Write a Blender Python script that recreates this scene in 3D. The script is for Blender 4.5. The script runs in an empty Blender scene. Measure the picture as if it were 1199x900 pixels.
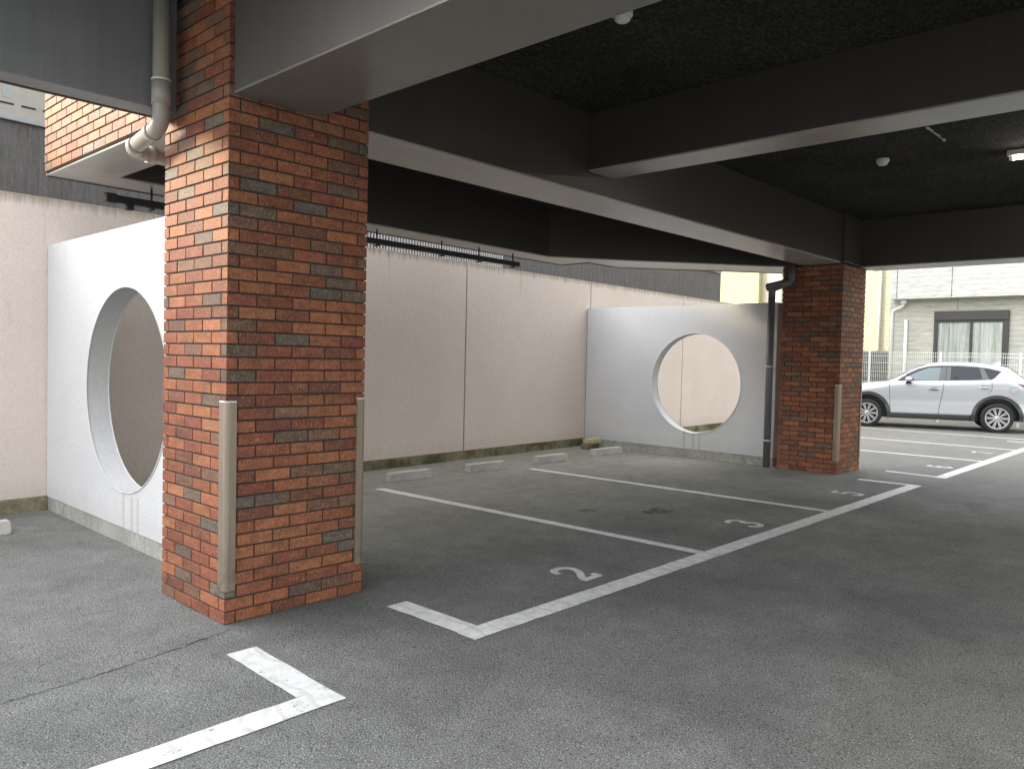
import bpy, bmesh, math, random
import numpy as np
from mathutils import Vector, Matrix
random.seed(7)
S = bpy.context.scene
COL = S.collection
PI = math.pi

# ------------------------------------------------------------------ materials
def mat(name, color=(.5,.5,.5), rough=.6, metal=0.0, spec=.5, coat=0.0):
    m = bpy.data.materials.new(name); m.use_nodes = True
    b = m.node_tree.nodes['Principled BSDF']
    b.inputs['Base Color'].default_value = (*color, 1)
    b.inputs['Roughness'].default_value = rough
    b.inputs['Metallic'].default_value = metal
    b.inputs['Specular IOR Level'].default_value = spec
    b.inputs['Coat Weight'].default_value = coat
    b.inputs['Coat Roughness'].default_value = .03
    return m
class N:
    """tiny node helper"""
    def __init__(s, m):
        s.m = m; s.t = m.node_tree; s.b = s.t.nodes['Principled BSDF']
    def new(s, k, **kw):
        n = s.t.nodes.new(k)
        for a, v in kw.items():
            if hasattr(n, a) and a not in n.inputs.keys(): setattr(n, a, v)
            else: n.inputs[a].default_value = v
        return n
    def lk(s, a, b): s.t.links.new(a, b)
    def coords(s, scale=(1,1,1), kind='Object', loc=(0,0,0)):
        tc = s.new('ShaderNodeTexCoord'); mp = s.new('ShaderNodeMapping')
        mp.inputs['Scale'].default_value = scale; mp.inputs['Location'].default_value = loc
        s.lk(tc.outputs[kind], mp.inputs['Vector']); return mp.outputs[0]
    def noise(s, vec, scale, detail=4, rough=.55):
        n = s.new('ShaderNodeTexNoise'); n.inputs['Scale'].default_value = scale
        n.inputs['Detail'].default_value = detail; n.inputs['Roughness'].default_value = rough
        s.lk(vec, n.inputs['Vector']); return n.outputs['Fac']
    def ramp(s, fac, stops, interp='LINEAR'):
        r = s.new('ShaderNodeValToRGB'); r.color_ramp.interpolation = interp
        e = r.color_ramp.elements
        while len(e) < len(stops): e.new(.5)
        for i, (p, c) in enumerate(stops):
            e[i].position = p; e[i].color = (c, c, c, 1) if not isinstance(c, tuple) else (*c, 1)
        s.lk(fac, r.inputs[0]); return r.outputs[0]
    def mix(s, fac, a, b, mode='MIX'):
        n = s.new('ShaderNodeMix'); n.data_type = 'RGBA'; n.blend_type = mode
        for v, k in ((fac, 0), (a, 6), (b, 7)):
            if isinstance(v, (int, float)): n.inputs[k].default_value = v
            elif isinstance(v, tuple): n.inputs[k].default_value = (*v, 1)
            else: s.lk(v, n.inputs[k])
        return n.outputs[2]
    def math(s, op, a, b=0.0, clamp=False):
        n = s.new('ShaderNodeMath'); n.operation = op; n.use_clamp = clamp
        for v, k in ((a, 0), (b, 1)):
            if isinstance(v, (int, float)): n.inputs[k].default_value = v
            else: s.lk(v, n.inputs[k])
        return n.outputs[0]
    def sep(s, vec):
        n = s.new('ShaderNodeSeparateXYZ'); s.lk(vec, n.inputs[0]); return n.outputs
    def bump(s, h, strength=.3, dist=.01, prev=None):
        n = s.new('ShaderNodeBump'); n.inputs['Strength'].default_value = strength
        n.inputs['Distance'].default_value = dist; s.lk(h, n.inputs['Height'])
        if prev is not None: s.lk(prev, n.inputs['Normal'])
        s.lk(n.outputs[0], s.b.inputs['Normal']); return n.outputs[0]
    def col(s, c): s.lk(c, s.b.inputs['Base Color'])
    def rough(s, c): s.lk(c, s.b.inputs['Roughness'])

def m_asphalt():
    m = mat('asphalt', rough=.85, spec=.35); n = N(m); v = n.coords()
    fine = n.noise(v, 140, 4, .85); med = n.noise(v, 60, 3, .6); big = n.noise(v, .9, 5, .6); mid = n.noise(v, 5, 4, .6)
    vo = n.new('ShaderNodeTexVoronoi'); vo.inputs['Scale'].default_value = 105; n.lk(v, vo.inputs['Vector'])
    vc = n.sep(vo.outputs['Color'])
    base = n.ramp(fine, [(.38, (.055,.058,.054)), (.5, (.165,.170,.163)), (.62, (.37,.377,.36))])
    chips = n.math('MULTIPLY', n.ramp(vc[0], [(.80, 0.0), (.96, 1.0)]), n.ramp(vo.outputs['Distance'], [(.25, 1.0), (.45, 0.0)]))
    base = n.mix(n.math('MULTIPLY', chips, .85), base, (.46,.46,.44))
    pits = n.ramp(vc[1], [(.0, 1.0), (.16, 0.0)])
    base = n.mix(n.math('MULTIPLY', pits, .75), base, (.05,.05,.05))
    tone = n.ramp(big, [(.3, .74), (.7, 1.24)]); tone2 = n.ramp(mid, [(.3, .88), (.7, 1.12)])
    base = n.mix(1.0, base, tone, 'MULTIPLY'); base = n.mix(1.0, base, tone2, 'MULTIPLY')
    # daylight painted as a pale band along the back, two oil stains in the middle stall
    P = n.sep(v)
    # sparse larger dark spots: gum, pebbles, drips
    v3 = n.new('ShaderNodeTexVoronoi'); v3.inputs['Scale'].default_value = 3.2; n.lk(v, v3.inputs['Vector'])
    sp_ = n.math('MULTIPLY', n.ramp(v3.outputs['Distance'], [(.035, 1.0), (.055, 0.0)]), n.ramp(n.sep(v3.outputs['Color'])[1], [(.60, 0.0), (.61, 1.0)]))
    base = n.mix(n.math('MULTIPLY', sp_, .6), base, (.035,.034,.032))
    back_glow = n.math('MULTIPLY', n.ramp(n.math('DIVIDE', P[1], 10.0), [(.40, 0.0), (.62, 1.0)]), n.ramp(mid, [(.3, .45), (.7, 1.0)]))
    back_glow = n.math('MULTIPLY', back_glow, n.ramp(n.math('DIVIDE', P[0], 10.0), [(.22, .15), (.32, 1.0)]))
    base = n.mix(n.math('MULTIPLY', back_glow, .50), base, (.38,.335,.23))
    far = n.ramp(n.math('DIVIDE', P[0], 30.0), [(.36, 0.0), (.42, 1.0)])
    base = n.mix(n.math('MULTIPLY', far, .55), base, (.19,.182,.158))
    def blot(x, y, rx, ry):
        a = n.math('POWER', n.math('DIVIDE', n.math('SUBTRACT', P[0], x), rx), 2.0)
        b = n.math('POWER', n.math('DIVIDE', n.math('SUBTRACT', P[1], y), ry), 2.0)
        d = n.math('ADD', n.math('ADD', a, b), n.math('MULTIPLY', n.noise(v, 5, 4, .7), 1.6))
        return n.ramp(d, [(.75, 1.0), (1.0, 0.0)])
    for (x, y, rx, ry, k) in ((6.75,4.25,.5,.28,.75), (6.25,4.75,.30,.22,.6), (10.9,3.75,.35,.22,.5), (3.7,5.4,.5,.4,.35)):
        base = n.mix(n.math('MULTIPLY', blot(x,y,rx,ry), k), base, (.028,.022,.014))
    n.col(base)
    h = n.math('ADD', fine, n.math('MULTIPLY', vo.outputs['Distance'], -.8)); n.bump(h, .8, .009)
    return m
def m_paint():
    m = mat('road_paint', rough=.6); n = N(m); v = n.coords()
    w = n.noise(v, 55, 4, .7); b = n.noise(v, 6, 5, .65); p = n.noise(v, 14, 3, .6)
    c = n.ramp(p, [(.3, (.54,.55,.545)), (.7, (.74,.74,.73))])
    wv = n.new('ShaderNodeTexWave'); wv.inputs['Scale'].default_value = 2.2; wv.inputs['Distortion'].default_value = 6; wv.inputs['Detail'].default_value = 3
    n.lk(v, wv.inputs['Vector'])
    c = n.mix(n.math('MULTIPLY', n.ramp(wv.outputs['Fac'], [(.0, 1.0), (.12, 0.0)]), .35), c, (.33,.34,.33))
    k = n.ramp(n.math('ADD', n.math('MULTIPLY', w, .65), n.math('MULTIPLY', b, .5)), [(.66, 0.0), (.74, .8)])
    c = n.mix(k, c, (.11,.112,.11)); n.col(c); n.bump(w, .4, .004); return m
def m_stucco(name, c, streak=.5, seed=0.0, warm=(.20,.17,.12), drips=()):
    m = mat(name, c, rough=.9, spec=.2); n = N(m); v = n.coords(loc=(seed,seed,0)); P = n.sep(n.coords())
    f = n.noise(v, 55, 5, .6); g = n.noise(v, 1.3, 4, .6)
    vs = n.coords(scale=(5,5,.22), loc=(seed*3,seed,0)); st = n.noise(vs, 2.2, 5, .75)
    vs2 = n.coords(scale=(22,22,.5)); st2 = n.noise(vs2, 1.0, 3, .6)
    base = n.mix(1.0, c, n.ramp(g, [(.25, .95), (.75, 1.03)]), 'MULTIPLY')
    base = n.mix(1.0, base, n.ramp(f, [(.3, .90), (.7, 1.05)]), 'MULTIPLY')
    # dirt that ran down from the coping
    top = n.ramp(n.math('DIVIDE', P[2], 3.0), [(.45, 0.0), (.955, 1.0)])
    k = n.math('MULTIPLY', n.math('MULTIPLY', n.ramp(st, [(.60, 0.0), (.80, 1.0)]), top), streak)
    base = n.mix(k, base, warm)
    edge = n.math('MULTIPLY', n.ramp(n.math('ADD', n.math('DIVIDE', P[2], 3.0), n.math('MULTIPLY', st2, .06)), [(.955, 0.0), (.985, 1.0)]), streak)
    base = n.mix(edge, base, warm)
    low = n.ramp(n.math('ADD', P[2], n.math('MULTIPLY', st, -.4)), [(-.05, 1.0), (.12, 0.0)])
    base = n.mix(n.math('MULTIPLY', low, .10), base, warm)
    for dy, dz in drips:                               # rain drips below the round opening
        a = n.math('ABSOLUTE', n.math('ADD', n.math('SUBTRACT', P[1], dy), n.math('MULTIPLY', n.math('SUBTRACT', st2, .5), .05)))
        k = n.math('MULTIPLY', n.ramp(a, [(.004, 1.0), (.035, 0.0)]), n.ramp(P[2], [(dz, 1.0), (dz+.01, 0.0)]))
        base = n.mix(n.math('MULTIPLY', k, .35), base, warm)
    n.col(base); b = n.bump(n.noise(v, 26, 3, .5), .30, .012); n.bump(f, .35, .006, b); return m
def m_concrete(name, c, moss=.5):
    m = mat(name, c, rough=.9, spec=.2); n = N(m); v = n.coords()
    a = n.noise(v, 5, 6, .7); f = n.noise(v, 60, 4, .6)
    base = n.mix(1.0, c, n.ramp(a, [(.25, .55), (.75, 1.25)]), 'MULTIPLY')
    base = n.mix(1.0, base, n.ramp(f, [(.3, .8), (.7, 1.15)]), 'MULTIPLY')
    base = n.mix(n.math('MULTIPLY', n.ramp(n.noise(v, 2.6, 5, .7), [(.45, 0.0), (.62, 1.0)]), moss), base, (.075,.065,.025))
    n.col(base); n.bump(f, .5, .006); return m
def m_beam(name, c, rough=.42):
    m = mat(name, c, rough=rough, spec=.5); n = N(m); v = n.coords()
    a = n.noise(v, 1.6, 5, .65); f = n.noise(v, 90, 3, .6); r = n.noise(n.coords(scale=(1,1,1)), 3.5, 4, .6)
    st = n.noise(n.coords(scale=(30,30,1.2)), 1.0, 3, .6)
    base = n.mix(1.0, c, n.ramp(a, [(.25, .84), (.75, 1.12)]), 'MULTIPLY')
    base = n.mix(1.0, base, n.ramp(st, [(.3, .93), (.7, 1.06)]), 'MULTIPLY')
    n.col(base); n.bump(f, .12, .003); return m
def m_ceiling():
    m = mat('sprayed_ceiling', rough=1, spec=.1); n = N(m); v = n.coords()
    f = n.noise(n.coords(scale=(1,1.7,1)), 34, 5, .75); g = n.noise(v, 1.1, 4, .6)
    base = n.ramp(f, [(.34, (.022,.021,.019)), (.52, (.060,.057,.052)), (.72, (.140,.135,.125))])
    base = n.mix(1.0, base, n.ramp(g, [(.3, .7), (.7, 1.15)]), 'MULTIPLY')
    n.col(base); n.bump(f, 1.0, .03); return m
def m_tile():
    m = mat('brick_tile', rough=.6, spec=.28); n = N(m); v = n.coords()
    a = n.new('ShaderNodeVertexColor'); a.layer_name = 'tone'
    sp = n.noise(n.coords(scale=(1,1,.45)), 120, 4, .8); bl = n.noise(n.coords(scale=(1,1,2.2)), 12, 4, .6)
    c = n.mix(1.0, a.outputs['Color'], n.ramp(bl, [(.3, .70), (.7, 1.30)]), 'MULTIPLY')
    c = n.mix(n.math('MULTIPLY', n.ramp(sp, [(.36, 1.0), (.43, 0.0)]), .75), c, (.07,.035,.022))
    c = n.mix(n.math('MULTIPLY', n.ramp(sp, [(.54, 0.0), (.66, 1.0)]), .38), c, (.56,.42,.19))
    n.col(c); n.rough(n.ramp(bl, [(.3,.52),(.7,.72)])); n.bump(n.noise(n.coords(scale=(1,1,.6)), 90, 4, .7), .35, .004); return m
def m_speck(name, c, rough=.6, sc=40, amp=.12, metal=0.0, bump=.15, stretch=(1,1,1), spec=.5):
    m = mat(name, c, rough=rough, metal=metal, spec=spec); n = N(m); v = n.coords(scale=stretch)
    f = n.noise(v, sc, 4, .65); g = n.noise(v, sc/14, 4, .6)
    base = n.mix(1.0, c, n.ramp(f, [(.3, 1-amp), (.7, 1+amp)]), 'MULTIPLY')
    base = n.mix(1.0, base, n.ramp(g, [(.3, 1-amp), (.7, 1+amp)]), 'MULTIPLY')
    n.col(base); n.bump(f, bump, .004); return m
def m_guard():
    m = mat('guard_metal', rough=.42, metal=.55); n = N(m)
    v = n.coords(scale=(60,60,1.5)); f = n.noise(v, 1.0, 4, .7); d = n.noise(n.coords(), 9, 5, .7); P = n.sep(n.coords())
    base = n.mix(1.0, (.30,.245,.19), n.ramp(f, [(.3,.85),(.7,1.12)]), 'MULTIPLY')
    k = n.math('MULTIPLY', n.ramp(n.math('ADD', P[2], n.math('MULTIPLY', d, .5)), [(.45,1.0),(.75,0.0)]), .6)
    base = n.mix(n.math('MULTIPLY', k, n.ramp(d, [(.45,0.0),(.6,1.0)])), base, (.07,.055,.045)); n.col(base); n.bump(f, .12, .002); return m
def m_siding(name, c, wavy=True):
    m = mat(name, c, rough=.75, spec=.3); n = N(m)
    f = n.noise(n.coords(scale=(1,1,9)), 3.2, 4, .55) if wavy else n.noise(n.coords(scale=(1,1,4)), 9, 4, .6)
    P = n.sep(n.coords())
    ln = n.math('FRACT', n.math('DIVIDE', n.math('ADD', P[2], n.math('MULTIPLY', f, .05)), .145))
    l = n.ramp(ln, [(.0, .62), (.07, 1.0), (.93, 1.04), (1.0, .8)])
    base = n.mix(1.0, c, l, 'MULTIPLY'); base = n.mix(1.0, base, n.ramp(f, [(.35,.80),(.6,1.06)]), 'MULTIPLY')
    n.col(base); n.bump(f, .6, .02); return m
def m_ribbed(name, c):
    m = mat(name, c, rough=.7, spec=.3); n = N(m)
    f = n.noise(n.coords(scale=(16,16,1.3)), 2.0, 4, .75); g = n.noise(n.coords(), 22, 4, .7)
    base = n.mix(1.0, c, n.ramp(f, [(.3,.70),(.7,1.32)]), 'MULTIPLY'); base = n.mix(1.0, base, n.ramp(g, [(.3,.85),(.7,1.15)]), 'MULTIPLY')
    n.col(base); n.bump(f, .5, .02); return m
def m_curtain():
    m = mat('curtain', (.62,.66,.64), rough=.9); n = N(m)
    f = n.noise(n.coords(scale=(1,16,.5)), 1.0, 3, .6)
    n.col(n.ramp(f, [(.3,(.42,.44,.41)),(.5,(.76,.78,.73)),(.66,(.92,.92,.88))])); n.bump(f, .3, .02); return m
def m_emit(name, c, s):
    m = mat(name, (.9,.9,.85)); b = m.node_tree.nodes['Principled BSDF']
    b.inputs['Emission Color'].default_value = (*c,1); b.inputs['Emission Strength'].default_value = s; return m
def m_glass(name, tint, rough=.03):
    m = mat(name, tint, rough=rough, spec=.45); return m
def m_thin_glass(name):
    m = bpy.data.materials.new(name); m.use_nodes = True; t = m.node_tree; t.nodes.clear()
    o = t.nodes.new('ShaderNodeOutputMaterial'); mx = t.nodes.new('ShaderNodeMixShader'); tr = t.nodes.new('ShaderNodeBsdfTransparent')
    gl = t.nodes.new('ShaderNodeBsdfGlossy'); fr = t.nodes.new('ShaderNodeFresnel'); fr.inputs[0].default_value = 1.35
    tr.inputs[0].default_value = (.97,.98,.97,1); gl.inputs['Roughness'].default_value = .02
    t.links.new(fr.outputs[0], mx.inputs[0]); t.links.new(tr.outputs[0], mx.inputs[1]); t.links.new(gl.outputs[0], mx.inputs[2]); t.links.new(mx.outputs[0], o.inputs[0])
    return m
M = dict(asphalt=m_asphalt(), paint=m_paint(),
    wall_back=m_stucco('boundary_stucco', (.70,.605,.545), .7, 1.0),
    wall_round=m_stucco('pale_stucco', (.59,.588,.588), .45, 4.0, (.26,.235,.20), ((-.25,.40),(-.41,.38),(-.52,.39))),
    plinth=m_concrete('stained_concrete', (.25,.225,.15), .85), stop=m_concrete('wheel_stop_concrete', (.54,.53,.49), .15),
    pale_plinth=m_concrete('pale_plinth_concrete', (.42,.42,.38), .35),
    yellow_block=m_concrete('yellowed_concrete', (.62,.55,.33), .25),
    beam=m_beam('beam_shade_tone', (.058,.050,.045), .36), beam_grey=m_beam('fascia_paint', (.180,.188,.19), .45), beam_outer=m_beam('outer_beam_tone', (.075,.070,.065), .45), lit_outer_soffit=m_beam('outer_soffit_lit_tone', (.175,.163,.148), .30), ceil=m_ceiling(),  # shade put into the beam colours, outer beam and its underside kept lighter
    lit_soffit=m_beam('soffit_lit_tone', (.36,.338,.305), .30),  # paler than the beam sides: light on the undersides put into the colour
    tile=m_tile(), grout=m_speck('tile_grout', (.055,.045,.040), .95, 80, .2), guard=m_guard(),
    cap=m_speck('guard_cap', (.62,.63,.62), .45, 30, .05), pipe_beige=m_speck('downpipe_taupe', (.33,.31,.275), .35, 12, .06, bump=.05),
    pipe_grey=m_speck('downpipe_grey', (.125,.12,.125), .4, 12, .08, bump=.05), pipe_white=m_speck('white_pipe', (.74,.74,.71), .4, 12, .05, bump=.05),
    black=m_speck('black_metal', (.018,.019,.021), .45, 30, .2), white_plastic=m_speck('detector_plastic', (.72,.70,.63), .4, 30, .05),
    rust=m_speck('edge_trim', (.085,.06,.055), .6, 30, .2),
    ribbed=m_ribbed('grey_siding', (.105,.100,.096)), coping=m_speck('coping_metal', (.30,.31,.32), .5, 8, .08), louver=m_speck('louver_metal', (.50,.49,.50), .4, 20, .1, metal=.2),
    siding=m_siding('pale_siding', (.60,.60,.555)), siding2=m_siding('ground_floor_siding', (.49,.485,.42)), cream=m_siding('cream_siding', (.45,.43,.32), False),
    yellow=m_speck('yellow_render', (.34,.335,.19), .8, 10, .05), creamwall=m_speck('cream_wall', (.40,.375,.30), .8, 14, .07),
    frame=m_speck('window_frame', (.045,.044,.042), .45, 20, .08), joint=mat('joint_sealant', (.05,.044,.036), .9), dark=mat('dark_inside', (.02,.02,.02), .9),
    curtain=m_curtain(), pane=m_thin_glass('window_glass'), fence=m_speck('fence_white', (.80,.80,.78), .45, 20, .04), slat=m_speck('dark_slat', (.05,.05,.045), .6, 20, .2),
    carpaint=mat('silver_paint', (.48,.495,.51), .28, .25, .5, 1.0), cladding=m_speck('car_cladding', (.055,.058,.06), .6, 60, .1),
    tyre=m_speck('tyre_rubber', (.022,.022,.023), .8, 60, .15), alloy=mat('alloy', (.62,.62,.62), .3, .85), gloss_black=mat('gloss_black', (.012,.012,.013), .2),
    glass_dark=m_glass('tinted_glass', (.012,.014,.018)), glass_light=m_glass('front_glass', (.16,.20,.21)), trim_grey=mat('pillar_trim', (.10,.10,.105), .35),
    red=mat('tail_lamp', (.12,.008,.008), .1, 0, .6, 1.0), chrome=mat('chrome', (.65,.66,.67), .15, 1.0), lamp=mat('head_lamp', (.55,.57,.6), .08, 0, .8, 1.0),
    tube=m_emit('fluorescent_tube', (1.0,.96,.84), 9.0), crack=mat('crack_shadow', (.022,.021,.019), .95), whitemark=m_speck('plaster_mark', (.55,.55,.52), .9, 30, .3))

# ------------------------------------------------------------------ helpers
def obj(name, bm, m, parent=None, smooth=False, loc=None):
    me = bpy.data.meshes.new(name); bm.normal_update(); bm.to_mesh(me); bm.free()
    for x in (m if isinstance(m, (list, tuple)) else [m]): me.materials.append(M[x] if isinstance(x, str) else x)
    if smooth:
        for p in me.polygons: p.use_smooth = True
    o = bpy.data.objects.new(name, me); COL.objects.link(o)
    if parent is not None: o.parent = parent
    if loc: o.location = loc
    return o
def thing(name, label, cat, loc=(0,0,0), rz=0, group=None):
    o = bpy.data.objects.new(name, None); COL.objects.link(o); o.empty_display_size = .2
    o.location = loc; o.rotation_euler = (0,0,rz); tag(o, label, cat, group); return o
def tag(o, label, cat, group=None):
    o['label'] = label; o['category'] = cat
    if group: o['group'] = group
    return o
def struct(o): o['kind'] = 'structure'; return o
def box(bm, x0, x1, y0, y1, z0, z1, bev=0.0, mi=0, skew=None):
    vs = [bm.verts.new((x, y, z)) for z in (z0, z1) for y in (y0, y1) for x in (x0, x1)]
    if skew:
        for v in vs: v.co.y += skew * v.co.x
    fs = [bm.faces.new([vs[i] for i in f]) for f in ((0,2,3,1),(4,5,7,6),(0,1,5,4),(2,6,7,3),(0,4,6,2),(1,3,7,5))]
    for f in fs: f.material_index = mi
    if bev > 0:
        es = list({e for f in fs for e in f.edges})
        bmesh.ops.bevel(bm, geom=es, offset=bev, segments=2, affect='EDGES', profile=.6)
def prism(bm, pts, z0, z1, mi=0):
    a = [bm.verts.new((p[0], p[1], z0)) for p in pts]; b = [bm.verts.new((p[0], p[1], z1)) for p in pts]
    n = len(pts); fs = [bm.faces.new(b), bm.faces.new(a[::-1])]
    for i in range(n): fs.append(bm.faces.new((a[i], a[(i+1)%n], b[(i+1)%n], b[i])))
    for f in fs: f.material_index = mi
    bmesh.ops.recalc_face_normals(bm, faces=fs)
def tube(bm, pts, r, seg=16, caps=True, bend=0.0):
    pts = [Vector(p) for p in pts]
    if bend > 0:                                    # round the corners
        q = [pts[0]]
        for i in range(1, len(pts)-1):
            a, b, c = pts[i-1], pts[i], pts[i+1]; d1 = (a-b).normalized(); d2 = (c-b).normalized()
            for k in range(7):
                t = k/6; p0 = b + d1*bend; p2 = b + d2*bend
                q.append(p0*(1-t)**2 + b*2*t*(1-t) + p2*t*t)
        q.append(pts[-1]); pts = q
    rings = []; up = Vector((0.13,.21,.97)).normalized()
    prev = None
    for i, p in enumerate(pts):
        d = (pts[min(i+1, len(pts)-1)] - pts[max(i-1, 0)]).normalized()
        if prev is None:
            s = d.cross(up);
            if s.length < .1: s = d.cross(Vector((1,0,0)))
            s.normalize()
        else: s = (prev - d*prev.dot(d)).normalized()
        prev = s; t = d.cross(s)
        rings.append([bm.verts.new(p + s*math.cos(2*PI*k/seg)*r + t*math.sin(2*PI*k/seg)*r) for k in range(seg)])
    for a, b in zip(rings, rings[1:]):
        for k in range(seg): bm.faces.new((a[k], a[(k+1)%seg], b[(k+1)%seg], b[k])).smooth = True
    if caps: bm.faces.new(rings[0][::-1]); bm.faces.new(rings[-1])
def lathe(bm, prof, axis='z', seg=32, loc=(0,0,0)):
    rings = []
    for r, h in prof:
        ring = []
        for k in range(seg):
            a = 2*PI*k/seg; c, s = math.cos(a)*r, math.sin(a)*r
            p = (c, s, h) if axis == 'z' else (c, h, s)
            ring.append(bm.verts.new((p[0]+loc[0], p[1]+loc[1], p[2]+loc[2])))
        rings.append(ring)
    for a, b in zip(rings, rings[1:]):
        for k in range(seg): bm.faces.new((a[k], a[(k+1)%seg], b[(k+1)%seg], b[k]))
    bm.faces.new(rings[0][::-1]); bm.faces.new(rings[-1]); bmesh.ops.recalc_face_normals(bm, faces=bm.faces[:])
B = bmesh.new

# ------------------------------------------------------------------ ground and markings
bm = B()
g = bmesh.ops.create_grid(bm, x_segments=2, y_segments=2, size=250)
struct(obj('ground', bm, 'asphalt'))

def strip(bm, p0, p1, w, z=.004, jit=.004, step=.12):
    """a painted band between p0 and p1 (centre line), slightly ragged edges"""
    p0, p1 = Vector((*p0, 0)), Vector((*p1, 0)); d = p1-p0; L = d.length; d.normalize(); s = Vector((-d.y, d.x, 0))
    n = max(2, int(L/step)); prev = None; rnd = random.Random(int(p0.x*100+p0.y*37+L*13))
    for i in range(n+1):
        c = p0 + d*L*i/n; a = bm.verts.new((*(c + s*(w/2+rnd.uniform(-jit, jit))).xy, z)); b = bm.verts.new((*(c - s*(w/2+rnd.uniform(-jit, jit))).xy, z))
        if prev: bm.faces.new((prev[1], b, a, prev[0]))
        prev = (a, b)
def mark(name, label, segs, cat='road marking', grp='white stall lines'):
    bm = B()
    for s in segs: strip(bm, *s)
    o = obj(name, bm, 'paint'); struct(o); return o
W = .15
struct(mark('stall_line', '', [((2.90,3.005),(10.78,3.005),W), ((2.985,3.081),(2.985,3.69),.155), ((10.73,3.081),(10.70,3.69),.10)]))
struct(mark('stall_divider', '', [((5.53,3.081),(5.41,7.05),.11)]))
struct(mark('stall_divider', '', [((8.09,3.081),(7.97,7.05),.11)]))
struct(mark('stall_line', '', [((-6,2.885),(2.0,2.885),W), ((1.925,2.961),(1.945,3.63),.155)]))
struct(mark('stall_line', '', [((11.75,2.985),(30,2.985),W), ((11.83,3.061),(11.88,3.72),.10)]))
for x in (14.45, 17.0, 19.75): struct(mark('stall_divider', '', [((x,3.061),(x-.05,7.4),.11)]))
# painted digits, traced as strokes (local x to the right, y up, height 1)
DIG = {'2': [[(.12,.70),(.13,.84),(.27,.95),(.5,.98),(.74,.93),(.86,.78),(.80,.60),(.60,.42),(.36,.26),(.17,.07)],[(.10,.07),(.90,.07)],[(.86,.04),(.86,.26)]],
       '3': [[(.12,.78),(.22,.92),(.45,.98),(.70,.93),(.82,.77),(.72,.60),(.50,.53)],[(.50,.53),(.78,.44),(.87,.26),(.74,.08),(.46,.02),(.20,.08),(.10,.24)]],
       '5': [[(.82,.95),(.22,.95),(.16,.54),(.42,.62),(.70,.57),(.86,.38),(.80,.14),(.52,.02),(.24,.07),(.11,.22)]],
       '6': [[(.80,.82),(.60,.97),(.36,.93),(.16,.66),(.12,.32),(.28,.07),(.54,.02),(.80,.12),(.86,.33),(.72,.52),(.48,.56),(.22,.45)]],
       '7': [[(.12,.80),(.12,.95),(.86,.95),(.60,.55),(.46,.03)]],
       '8': [[(.5,.54),(.24,.66),(.20,.84),(.5,.98),(.80,.84),(.76,.66),(.5,.54),(.18,.40),(.14,.16),(.5,.02),(.86,.16),(.82,.40),(.5,.54)]]}
def digit(ch, cx, cy, w=.24, h=.335, rot=.0):
    bm = B(); z = .004
    for st in DIG[ch]:
        P = [Vector(((x-.5)*w, (y-.5)*h)) for x, y in st]
        if len(P) > 3:                                  # chaikin smoothing of the strokes
            for _ in range(2 if ch not in '57' else 0):
                Q = [P[0]]
                for a, b in zip(P, P[1:]): Q += [a*.75+b*.25, a*.25+b*.75]
                P = Q + [P[-1]]
        t = .028; prev = None
        for i, p in enumerate(P):
            d = (P[min(i+1, len(P)-1)] - P[max(i-1, 0)]).normalized(); s = Vector((-d.y, d.x))*t
            a = bm.verts.new((cx+(p+s).x, cy+(p+s).y, z)); b = bm.verts.new((cx+(p-s).x, cy+(p-s).y, z)); z += .00002
            if prev: bm.faces.new((prev[1], b, a, prev[0]))
            prev = (a, b)
        z += .0004
    struct(obj('stall_number', bm, 'paint'))
digit('2', 4.31, 3.375); digit('3', 6.85, 3.375); digit('5', 9.42, 3.36)
digit('6', 13.08, 3.33); digit('7', 15.95, 3.36); digit('8', 18.95, 3.4)
# crack across the asphalt
bm = B(); rnd = random.Random(3); prev = None
x = -3.0
while x < 2.05:
    y = 3.72 + .055*max(0, x) + .10*max(0, x-1.1)**2*1.4 + rnd.uniform(-.014,.014); w = rnd.uniform(.0008,.0042)*(1 if x < 1.8 else 1.8)
    a = bm.verts.new((x, y+w, .0035)); b = bm.verts.new((x, y-w, .0035))
    if prev: bm.faces.new((prev[1], b, a, prev[0]))
    prev = (a, b); x += rnd.uniform(.015,.035)
struct(obj('ground_crack', bm, 'crack'))

# ------------------------------------------------------------------ boundary wall
K = .0455
def wy(x, v=0.0): return 7.955 + v + K*x
t = thing('boundary_wall', 'long beige stucco boundary wall with vertical joints running behind the parking stalls', 'wall', (0,0,0))
bm = B(); js = [-9,-5,-1.6,1.62,4.75,7.91,11.05,14.43,17.6,21,24.5]
for a, b in zip(js, js[1:]): box(bm, a+.013, b-.013, 7.955, 8.12, .13, 2.865, skew=K, bev=.004)
obj('wall_panel', bm, 'wall_back', t)
bm = B(); box(bm, js[0], js[-1], 7.99, 8.10, .10, 2.84, skew=K); obj('joint_filler', bm, 'joint', t)
bm = B(); box(bm, js[0], js[-1], 7.935, 8.13, -.05, .128, skew=K, bev=.006); obj('plinth', bm, 'plinth', t)

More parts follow.
